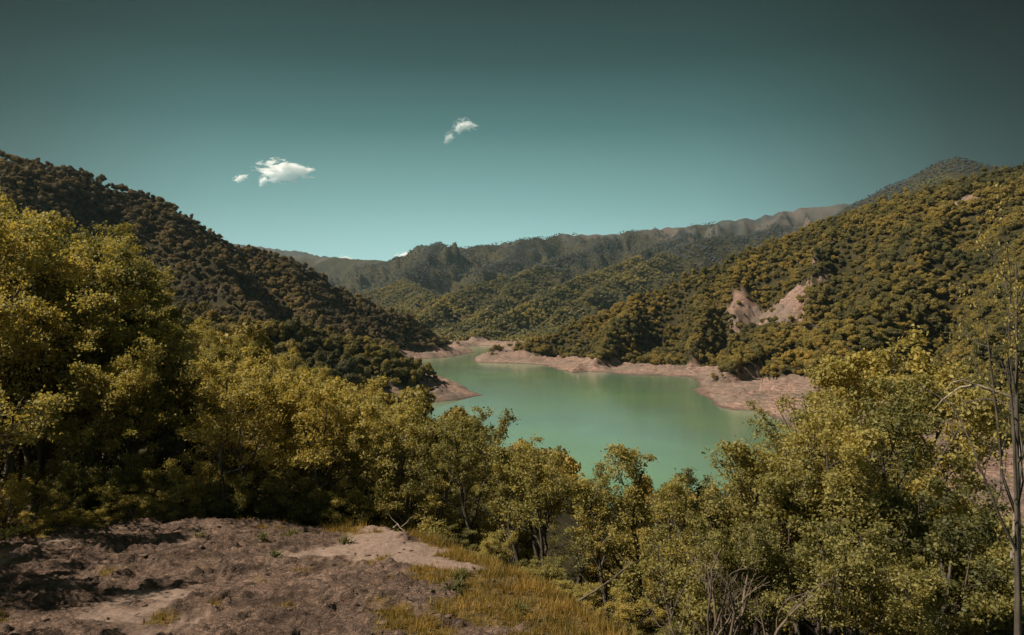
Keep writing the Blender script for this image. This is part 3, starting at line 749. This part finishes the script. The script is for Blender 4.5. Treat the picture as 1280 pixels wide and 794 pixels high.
# --- all other trees of the woods: one object per wood, trees scattered by geometry nodes
SRC = {}
def src(mesh, nm):
    o = bpy.data.objects.new(nm, mesh); return o
def gn_forest(name, P, Sc, idx, meshes, label, rot):
    me = bpy.data.meshes.new(name); me.vertices.add(len(P)); me.vertices.foreach_set('co', P.astype(np.float32).ravel())
    rr_ = np.random.default_rng(len(P))
    for an, av in (('sc', Sc), ('sy', Sc*rr_.uniform(.75, 1.25, len(P))), ('sz', Sc*rr_.uniform(.75, 1.35, len(P))), ('rz', rot)):
        a = me.attributes.new(an, 'FLOAT', 'POINT'); a.data.foreach_set('value', av.astype(np.float32))
    a = me.attributes.new('ix', 'INT', 'POINT'); a.data.foreach_set('value', idx.astype(np.int32))
    ob = link(name, me)
    for m in {mm.materials[0] for mm in meshes}: me.materials.append(m)
    g = bpy.data.node_groups.new(name, 'GeometryNodeTree')
    g.interface.new_socket('Geometry', in_out='INPUT', socket_type='NodeSocketGeometry')
    g.interface.new_socket('Geometry', in_out='OUTPUT', socket_type='NodeSocketGeometry')
    gi = g.nodes.new('NodeGroupInput'); go = g.nodes.new('NodeGroupOutput')
    jn = g.nodes.new('GeometryNodeJoinGeometry')
    for k, m in enumerate(meshes):
        oi = g.nodes.new('GeometryNodeObjectInfo'); oi.inputs['Object'].default_value = src(m, 'crown_source'); oi.inputs['As Instance'].default_value = True
        g.links.new(oi.outputs['Geometry'], jn.inputs[0])
    ip = g.nodes.new('GeometryNodeInstanceOnPoints'); ip.inputs['Pick Instance'].default_value = True
    g.links.new(gi.outputs[0], ip.inputs['Points']); g.links.new(jn.outputs[0], ip.inputs['Instance'])
    def attr(n, t):
        a = g.nodes.new('GeometryNodeInputNamedAttribute'); a.data_type = t; a.inputs[0].default_value = n; return a.outputs[0]
    cx = g.nodes.new('ShaderNodeCombineXYZ'); g.links.new(attr('rz', 'FLOAT'), cx.inputs[2])
    g.links.new(attr('ix', 'INT'), ip.inputs['Instance Index']); g.links.new(cx.outputs[0], ip.inputs['Rotation']); cs = g.nodes.new('ShaderNodeCombineXYZ')
    for q, nm_ in enumerate(('sc', 'sy', 'sz')): g.links.new(attr(nm_, 'FLOAT'), cs.inputs[q])
    g.links.new(cs.outputs[0], ip.inputs['Scale'])
    g.links.new(ip.outputs[0], go.inputs[0])
    md = ob.modifiers.new('scatter', 'NODES'); md.node_group = g
    tag(ob, label, None, None, 'stuff'); return ob
rs = np.random.default_rng(3)
rest = np.array([k for k in range(len(X)) if k not in indset])
def sub(mask, name, meshes, label):
    kk = rest[mask[rest]]
    P = np.stack([X[kk], Y[kk], H_[kk]-.4], 1)
    gn_forest(name, P, sc[kk], rs.integers(0, len(meshes), len(kk)), meshes, label, rs.uniform(0, 6.28, len(kk)))
    print(name, len(kk))
sub(left, 'forest', HILL_L, 'dark wood covering the big hill left of the lake')
sub(~left & (X < 0), 'forest', HILL, 'olive wood covering the nearer spur left of the lake')
sub(~left & (X >= 0), 'forest', HILL, 'olive and ochre wood covering the big hill right of the lake')
def far_forest(x0, x1, y0, y1, sp, seed, meshes, scl, name, label, cond=None):
    X, Y, r = scatter(x0, x1, y0, y1, sp, seed)
    m = infr(X, Y, 40); X = X[m]; Y = Y[m]
    h, b, f, d = terrain(X, Y)
    m = (h > 2) & (b < .4) & (f < r.random(len(X))*.9+.05) & seen(X, Y, h, 12, .006)
    if cond: m &= cond(X, Y)
    X, Y, h = X[m], Y[m], h[m]
    P = np.stack([X, Y, h-2], 1)
    gn_forest(name, P, scl*(.7+.6*r.random(len(X))), r.integers(0, len(meshes), len(X)), meshes, label, r.uniform(0, 6.28, len(X)))
    print(name, len(X))
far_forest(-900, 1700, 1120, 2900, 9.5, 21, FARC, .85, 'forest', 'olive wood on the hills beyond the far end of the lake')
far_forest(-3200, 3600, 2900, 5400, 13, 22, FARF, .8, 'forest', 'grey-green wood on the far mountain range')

# ------------------------------------------------------------------ grass on the knoll
def grass():
    g = np.random.default_rng(77); n = 420000
    x = g.uniform(-15, 4.5, n); y = g.uniform(8.5, 22, n)
    z, t, kd = kz_at(x, y)
    m = (g.random(n) < np.clip((t-.35)*1.5, 0, 1)*np.where(fbm(x/.5, y/.5, 9, 2) > -.05, 1, .15)) & (kd < .5)
    x, y, z, kd = x[m], y[m], z[m], kd[m]; n = len(x)
    hgt = (.04+.10*g.random(n)**1.7)*(1+.9*smoothstep(-1.2, .2, kd)); a = g.uniform(0, 6.28, n); w = .006+.006*g.random(n)
    lx = g.normal(size=n)*.35*hgt; ly = g.normal(size=n)*.35*hgt
    P = np.empty((n, 3, 3))
    P[:, 0] = np.stack([x-w*np.cos(a), y-w*np.sin(a), z-.02], 1); P[:, 1] = np.stack([x+w*np.cos(a), y+w*np.sin(a), z-.02], 1); P[:, 2] = np.stack([x+lx, y+ly, z+hgt], 1)
    me = mesh_np('grass', P.reshape(-1, 3), np.arange(n*3).reshape(-1, 3), M_GRASS, False, {'tone': np.repeat(g.random(n), 3)})
    print('blades', n)
    return me
tag(link('grass', grass()), 'dry golden grass growing in patches on the rocky knoll', 'grass', None, 'stuff')
# tufts of green herbs
def herb(seed):
    g = np.random.default_rng(seed); V = []; Q = []; o = 0; T = []
    for k in range(60):
        a = g.uniform(0, 6.28); L = g.uniform(.15, .38); el = g.uniform(.5, 1.35); w = .012
        p = np.array([0, 0, -.03])+g.normal(size=3)*np.array([.05, .05, 0]); d = np.array([math.cos(a)*math.cos(el), math.sin(a)*math.cos(el), math.sin(el)]); s = np.array([-math.sin(a), math.cos(a), 0])
        pts = [p, p+d*L*.5, p+d*L*.85+np.array([0, 0, -.04]), p+d*L*1.05+np.array([0, 0, -.12])*L/.3]
        ws = [w*.6, w, w*.8, .001]
        for q, ww in zip(pts, ws): V += [q-s*ww, q+s*ww]
        for i in range(3): Q.append([o+2*i, o+2*i+1, o+2*i+3, o+2*i+2])
        o += 8; T += [g.random()]*8
    return mesh_np('herb_tuft', np.array(V), np.array(Q), M_HERB, False, {'tone': np.array(T)})
HB = [herb(1), herb(2), herb(3)]
HP = [(432,679,18.6,'at the top edge of the pale gravel'),(575,722,15.2,'at the rim above the golden grass'),(565,735,14.6,'just below the rim tuft'),(362,672,19.2,'at the foot of the left wood'),(330,676,19.0,'beside the dark hollow at the left rim'),
      (345,697,17.0,'in the middle of the bare rock'),(650,765,12.9,'in the golden grass near the bottom'),(250,672,19.2,'in front of the left trees')]
for k, (px, py, Yd, w) in enumerate(HP):
    Yv = Yd
    for _ in range(12):
        x = (px-640)/F*Yv; z, t, d_ = kz_at(np.array([x]), np.array([Yv])); Yv = (CZ-float(z[0]))*F/(py-397)
    x = (px-640)/F*Yv
    o = link('herb_tuft', HB[k % 3]); z = float(kz_at(np.array([x]), np.array([Yv]))[0][0]); o.location = (x, Yv, z); s = rng.uniform(.8, 1.4); o.scale = (s, s, s*.9); o.rotation_euler = (0, 0, k*1.3)
    tag(o, f'green herb tuft on the knoll {w}', 'plant', 'green herb tufts on the knoll')
# loose stones
def stone(seed, s):
    g = np.random.default_rng(seed); nu, nv = 10, 7
    th = np.arange(nu)*2*np.pi/nu; ph = np.linspace(-np.pi/2, np.pi/2, nv)
    P = np.stack([np.cos(ph)[:, None]*np.cos(th), np.cos(ph)[:, None]*np.sin(th), np.sin(ph)[:, None]*np.ones(nu)], -1).reshape(-1, 3)
    for k in range(7):
        d = g.normal(size=3); d /= np.linalg.norm(d); h = g.uniform(.3, .7); e = P@d; P = P-np.outer(np.maximum(e-h, 0), d)
    P = P*np.array([1, .65, .28])*s
    i, j = np.meshgrid(np.arange(nv-1), np.arange(nu), indexing='ij')
    return P, np.stack([i*nu+j, i*nu+(j+1) % nu, (i+1)*nu+(j+1) % nu, (i+1)*nu+j], -1).reshape(-1, 4)
Vs = []; Qs = []; o_ = 0; g = np.random.default_rng(8)
for k in range(420):
    x = g.uniform(-13, 1.5); y = g.uniform(8.5, 20); z, t, kd_ = kz_at(np.array([x]), np.array([y]))
    if kd_[0] > .3: continue
    P, q = stone(k, g.uniform(.02, .075) if k % 14 else g.uniform(.09, .15))
    a = g.uniform(0, 6.28); c, s = math.cos(a), math.sin(a)
    P = P@np.array([[c, s, 0], [-s, c, 0], [0, 0, 1]]); P[:, 2] += P[:, 0]*g.uniform(-.4, .4)
    Vs.append(P+np.array([x, y, float(z[0])+.015])); Qs.append(q+o_); o_ += len(P)
nS = sum(len(v) for v in Vs)
tag(link('rubble', mesh_np('rubble', np.vstack(Vs), np.vstack(Qs), M_KNOLL, False, {'turf': np.zeros(nS), 'crack': np.ones(nS), 'sand': np.full(nS, .2)})), 'loose stone chips lying on the knoll', 'rubble', None, 'stuff')

# ------------------------------------------------------------------ bare stems
def bare_tree(seed, H, **kw): return gen_tree(seed, H, leaves=False, **kw)[0]
M_BROWN = bark_mat('brown_dead_wood', (.09,.065,.045), (.22,.165,.115))
bt1 = bare_tree(50, 2.9, stems=9, lean=.2, clear=.3, spread=.15, levels=2, dens=.45, wood=M_BROWN)
bt2 = bare_tree(51, 2.2, stems=3, lean=.5, clear=.2, spread=.5, levels=2, dens=.7)
def bare(px, Yd, mesh, s, name, label, cat, rz=0, zoff=0, grp=None, tilt=(0, 0)):
    x = (px-640)/F*Yd; o = link(name, mesh); o.location = (x, Yd, ground_z(x, Yd)+zoff); o.scale = (s, s, s); o.rotation_euler = (tilt[0], tilt[1], rz)
    tag(o, label, cat, grp); return o
bare(900, 14.2, bt1, 1.0, 'dead_shrub', 'brown leafless shrub with thin upright stems below the lake, in front of the thicket', 'shrub', 0)
bare(640, 20.5, bt2, .8, 'bare_sapling', 'small leafless sapling at the rim between two young trees', 'shrub', 1)
bare(838, 21, bt2, 1.9, 'bare_sapling', 'thin dark leafless twigs rising above the young trees against the lake', 'shrub', 2.2)
bare(922, 20, bt2, 1.9, 'bare_sapling', 'dark leafless sapling sticking up beside the thicket against the lake', 'shrub', 4)
# fallen sticks on the rim
def stick(pts, r, name, label, mat=M_PALE):
    W = Wood(); W.add(pts, np.linspace(r, r*.3, len(pts)), 6)
    P = np.array(pts)
    for k in range(1, len(pts)-1):
        d = np.array([.25*(-1)**k, .1, .18]); W.add([P[k], P[k]+d*.7, P[k]+d*1.2+np.array([0, 0, .08])], [r*.5, r*.35, r*.12], 4)
    o = link(name, W.mesh(name, mat)); tag(o, label, 'branch'); return o
def on(px, py, Y, dz=0): 
    p = wp(px, py, Y); return (p[0], p[1], p[2]+dz)
stick([on(492,660,20.2),on(497,655,20.2),on(500,660,20.1),on(506,664,20.0)], .025, 'dead_branch', 'small pale forked branch sticking up at the rim of the knoll')
stick([on(722,752,14.2),on(745,738,14.4),on(768,722,14.8),on(788,706,15.2),on(800,700,15.6)], .022, 'dead_branch', 'long brown fallen branch leaning in the thicket beside the grass slope', M_BROWN)
# thin tree at the right edge and pale dead limb
rt = gen_tree(60, 9.5, stems=2, lean=.03, clear=.5, spread=.4, leaf=.075, per=9, dens=.5, wob0=.035)
x, y = (1268-640)/F*13.5, 13.5
e = make_thing('thin_tree', x, y, ground_z(x, y), .62, .3, rt[1], rt[0], 1.15); tag(e, 'thin tall tree with two straight dark trunks at the right edge of the view', 'tree')
x, y = (1262-640)/F*18, 18.0
W = Wood()
W.add([(x-.3, y, ground_z(x, y)), on(1276,560,18), on(1266,497,18), on(1245,490,18), on(1222,482,18), on(1200,484,18), on(1178,500,18.2), on(1168,512,18.3)], [.07,.06,.05,.042,.034,.028,.018,.008], 6)
W.add([on(1222,482,18), on(1203,475,17.9), on(1190,478,17.9), on(1180,490,17.8)], [.026,.02,.014,.006], 5)
W.add([on(1245,490,18), on(1228,500,18.1), on(1214,512,18.1)], [.022,.014,.006], 5)
tag(link('dead_tree', W.mesh('dead_tree', M_PALE)), 'pale leafless tree with a long bare limb arching left over the pink bank', 'tree')

# ------------------------------------------------------------------ clouds
def cloud_mat(name, dens, sc_, lo, hi):
    m, nt, out = new_mat(name)
    tc = N(nt, 'ShaderNodeTexCoord'); nz = noise(nt, sc_, 5, tc.outputs['Object'], .6, .3)
    ln = N(nt, 'ShaderNodeVectorMath', operation='LENGTH'); nt.links.new(tc.outputs['Object'], ln.inputs[0])
    nc_ = N(nt, 'ShaderNodeMath', operation='MULTIPLY_ADD'); nt.links.new(nz, nc_.inputs[0]); nc_.inputs[1].default_value = 2.6; nc_.inputs[2].default_value = -.8
    s1 = N(nt, 'ShaderNodeMath', operation='SUBTRACT'); nt.links.new(nc_.outputs[0], s1.inputs[0])
    m1 = N(nt, 'ShaderNodeMath', operation='MULTIPLY'); nt.links.new(ln.outputs['Value'], m1.inputs[0]); m1.inputs[1].default_value = .85; nt.links.new(m1.outputs[0], s1.inputs[1])
    mr = N(nt, 'ShaderNodeMapRange'); nt.links.new(s1.outputs[0], mr.inputs[0]); mr.inputs[1].default_value = lo; mr.inputs[2].default_value = hi; mr.inputs[3].default_value = 0; mr.inputs[4].default_value = dens
    v = N(nt, 'ShaderNodeVolumePrincipled'); v.inputs['Color'].default_value = (1, 1, 1, 1); v.inputs['Anisotropy'].default_value = .0
    nt.links.new(mr.outputs[0], v.inputs['Density']); nt.links.new(v.outputs[0], out.inputs['Volume']); return m
def cloud(parts, name, label, mat_args):
    """parts: (px, py, half-width px, half-height px, tilt)"""
    D = 11000.0
    root = None
    for k, (px, py, w, h, t) in enumerate(parts):
        nu, nv = 24, 14
        th = np.arange(nu)*2*np.pi/nu; ph = np.linspace(-np.pi/2, np.pi/2, nv)
        P = np.stack([np.cos(ph)[:, None]*np.cos(th), np.cos(ph)[:, None]*np.sin(th), np.sin(ph)[:, None]*np.ones(nu)], -1).reshape(-1, 3)
        i, j = np.meshgrid(np.arange(nv-1), np.arange(nu), indexing='ij')
        me = mesh_np(name, P, np.stack([i*nu+j, i*nu+(j+1) % nu, (i+1)*nu+(j+1) % nu, (i+1)*nu+j], -1).reshape(-1, 4), cloud_mat(name+'_vapour', *mat_args))
        o = link(name, me) if k == 0 else link('wisp', me)
        c = wp(px, py, D); sx, sy, sz = 1.35*w*D/F, w*D/F*.8, 1.4*h*D/F
        if k == 0:
            root = o; o.location = c; o.scale = (sx, sy, sz); o.rotation_euler = (0, t, 0)
            tag(o, label, 'cloud'); bpy.context.view_layer.update()
        else:
            from mathutils import Matrix, Euler, Vector
            o.parent = root
            mw = Matrix.LocRotScale(Vector(c), Euler((0, t, 0)), Vector((sx, sy, sz)))
            o.matrix_parent_inverse = root.matrix_world.inverted(); o.matrix_basis = mw
    return root
cloud([(354,214,31,12,.05),(329,226,6,7,.3),(300,223,9,4,-.3)], 'cloud', 'larger bright white cloud above the left hill', (.06, 2.3, .0, .3))
cloud([(583,156,13,7,.25),(573,160,8,7,-.5),(561,172,6,9,.5)], 'cloud', 'small wispy white cloud high over the middle of the lake', (.025, 2.6, .02, .4))
cloud([(504,322,13,6,-.3)], 'cloud', 'tiny white cloud peeping over the saddle left of the far peak', (.04, 2.0, -.1, .2))
cloud([(431,324,8,4,0)], 'cloud', 'tiny white cloud sliver over the far ridge beside the left hill', (.04, 2.0, -.1, .2))

# ------------------------------------------------------------------ haze
HAZE = True
if HAZE:
    x0, x1, y0, y1, z0, z1 = -8000, 8000, -10000, 10000, -40, 900
    hv = [(a, b, c) for c in (z0, z1) for b in (y0, y1) for a in (x0, x1)]
    hm = bpy.data.meshes.new('haze'); hm.from_pydata(hv, [], [(0,2,3,1),(4,5,7,6),(0,1,5,4),(2,6,7,3),(0,4,6,2),(1,3,7,5)])
    m, nt, out = new_mat('haze'); v = N(nt, 'ShaderNodeVolumePrincipled'); v.inputs['Color'].default_value = (.62, .85, .95, 1); v.inputs['Density'].default_value = .000024; v.inputs['Anisotropy'].default_value = .2
    nt.links.new(v.outputs[0], out.inputs['Volume']); hm.materials.append(m)
    tag(link('haze', hm), kind='stuff')

# ------------------------------------------------------------------ world, sun, camera
w = bpy.data.worlds.new('World'); S.world = w; w.use_nodes = True
nt = w.node_tree; nt.nodes.clear()
out = N(nt, 'ShaderNodeOutputWorld'); bg = N(nt, 'ShaderNodeBackground'); bg.inputs['Strength'].default_value = .12
sky = N(nt, 'ShaderNodeTexSky'); sky.sky_type = 'NISHITA'; sky.sun_disc = False
sky.sun_elevation = rad(SUN_EL); sky.sun_rotation = rad(-SUN_AZ); sky.air_density = 1.0; sky.dust_density = 1.2; sky.ozone_density = 1.0
bw = N(nt, 'ShaderNodeRGBToBW'); nt.links.new(sky.outputs[0], bw.inputs[0])
tc = N(nt, 'ShaderNodeTexCoord')
nm = N(nt, 'ShaderNodeVectorMath', operation='NORMALIZE'); nt.links.new(tc.outputs['Generated'], nm.inputs[0])
sx = N(nt, 'ShaderNodeSeparateXYZ'); nt.links.new(nm.outputs[0], sx.inputs[0])
flat = N(nt, 'ShaderNodeVectorMath', operation='MULTIPLY'); nt.links.new(nm.outputs[0], flat.inputs[0]); flat.inputs[1].default_value = (1, 1, 0)
fl = N(nt, 'ShaderNodeVectorMath', operation='NORMALIZE'); nt.links.new(flat.outputs[0], fl.inputs[0])
dp = N(nt, 'ShaderNodeVectorMath', operation='DOT_PRODUCT'); nt.links.new(fl.outputs[0], dp.inputs[0])
dv = np.array([-60.0, 914, 0]); dv /= np.linalg.norm(dv); dp.inputs[1].default_value = tuple(dv)
# sky colour: pale teal low down, deeper higher up; vignette darkening painted into the sides
up = ramp(nt, sx.outputs[2], [(0,(.42,.70,.68)),(.07,(.38,.64,.62)),(.15,(.215,.415,.40)),(.25,(.082,.198,.192)),(.33,(.034,.088,.086)),(.40,(.02,.048,.048)),(.62,(.045,.075,.075)),(1,(.06,.10,.10))])
side = ramp(nt, dp.outputs['Value'], [(0,(1,1,1)),(.3,(.6,.6,.6)),(.70,(.07,.067,.065)),(.76,(.11,.107,.104)),(.82,(.235,.23,.225)),(.88,(.47,.465,.46)),(.95,(.84,.84,.84)),(1,(1,1,1))])
skyc = mixc(nt, 1.0, up, side, 'MULTIPLY')
mul = N(nt, 'ShaderNodeVectorMath', operation='SCALE'); nt.links.new(skyc, mul.inputs[0]); 
mr = N(nt, 'ShaderNodeMapRange'); nt.links.new(bw.outputs[0], mr.inputs[0]); mr.inputs[1].default_value = 0; mr.inputs[2].default_value = 10; mr.inputs[3].default_value = 4.7; mr.inputs[4].default_value = 10.2
nt.links.new(mr.outputs[0], mul.inputs['Scale'])
nt.links.new(mul.outputs[0], bg.inputs[0]); nt.links.new(bg.outputs[0], out.inputs[0])
from mathutils import Vector
sl = bpy.data.lights.new('sun', 'SUN'); sl.energy = 5.0; sl.angle = rad(.5); sl.color = (1, .89, .74)
so = bpy.data.objects.new('sun', sl); COL.objects.link(so)
sd = Vector((-math.sin(rad(SUN_AZ))*math.cos(rad(SUN_EL)), math.cos(rad(SUN_AZ))*math.cos(rad(SUN_EL)), math.sin(rad(SUN_EL))))
so.rotation_euler = sd.to_track_quat('Z', 'Y').to_euler()
cd = bpy.data.cameras.new('camera'); cd.sensor_width = 36; cd.lens = F/1280*36; cd.clip_start = .1; cd.clip_end = 30000
co = bpy.data.objects.new('camera', cd); COL.objects.link(co); co.location = (0, 0, CZ); co.rotation_euler = (rad(90), 0, 0)
S.camera = co
vs = S.view_settings; vs.view_transform = 'Standard'; vs.look = 'None'; vs.exposure = 0.45; vs.gamma = 1; vs.use_curve_mapping = False
S.render.engine = 'CYCLES'
c = S.cycles
c.max_bounces = 48; c.diffuse_bounces = 2; c.glossy_bounces = 2; c.transmission_bounces = 3; c.volume_bounces = 48; c.transparent_max_bounces = 4
c.use_denoising = True
c.volume_step_rate = 1.0; c.volume_max_steps = 64
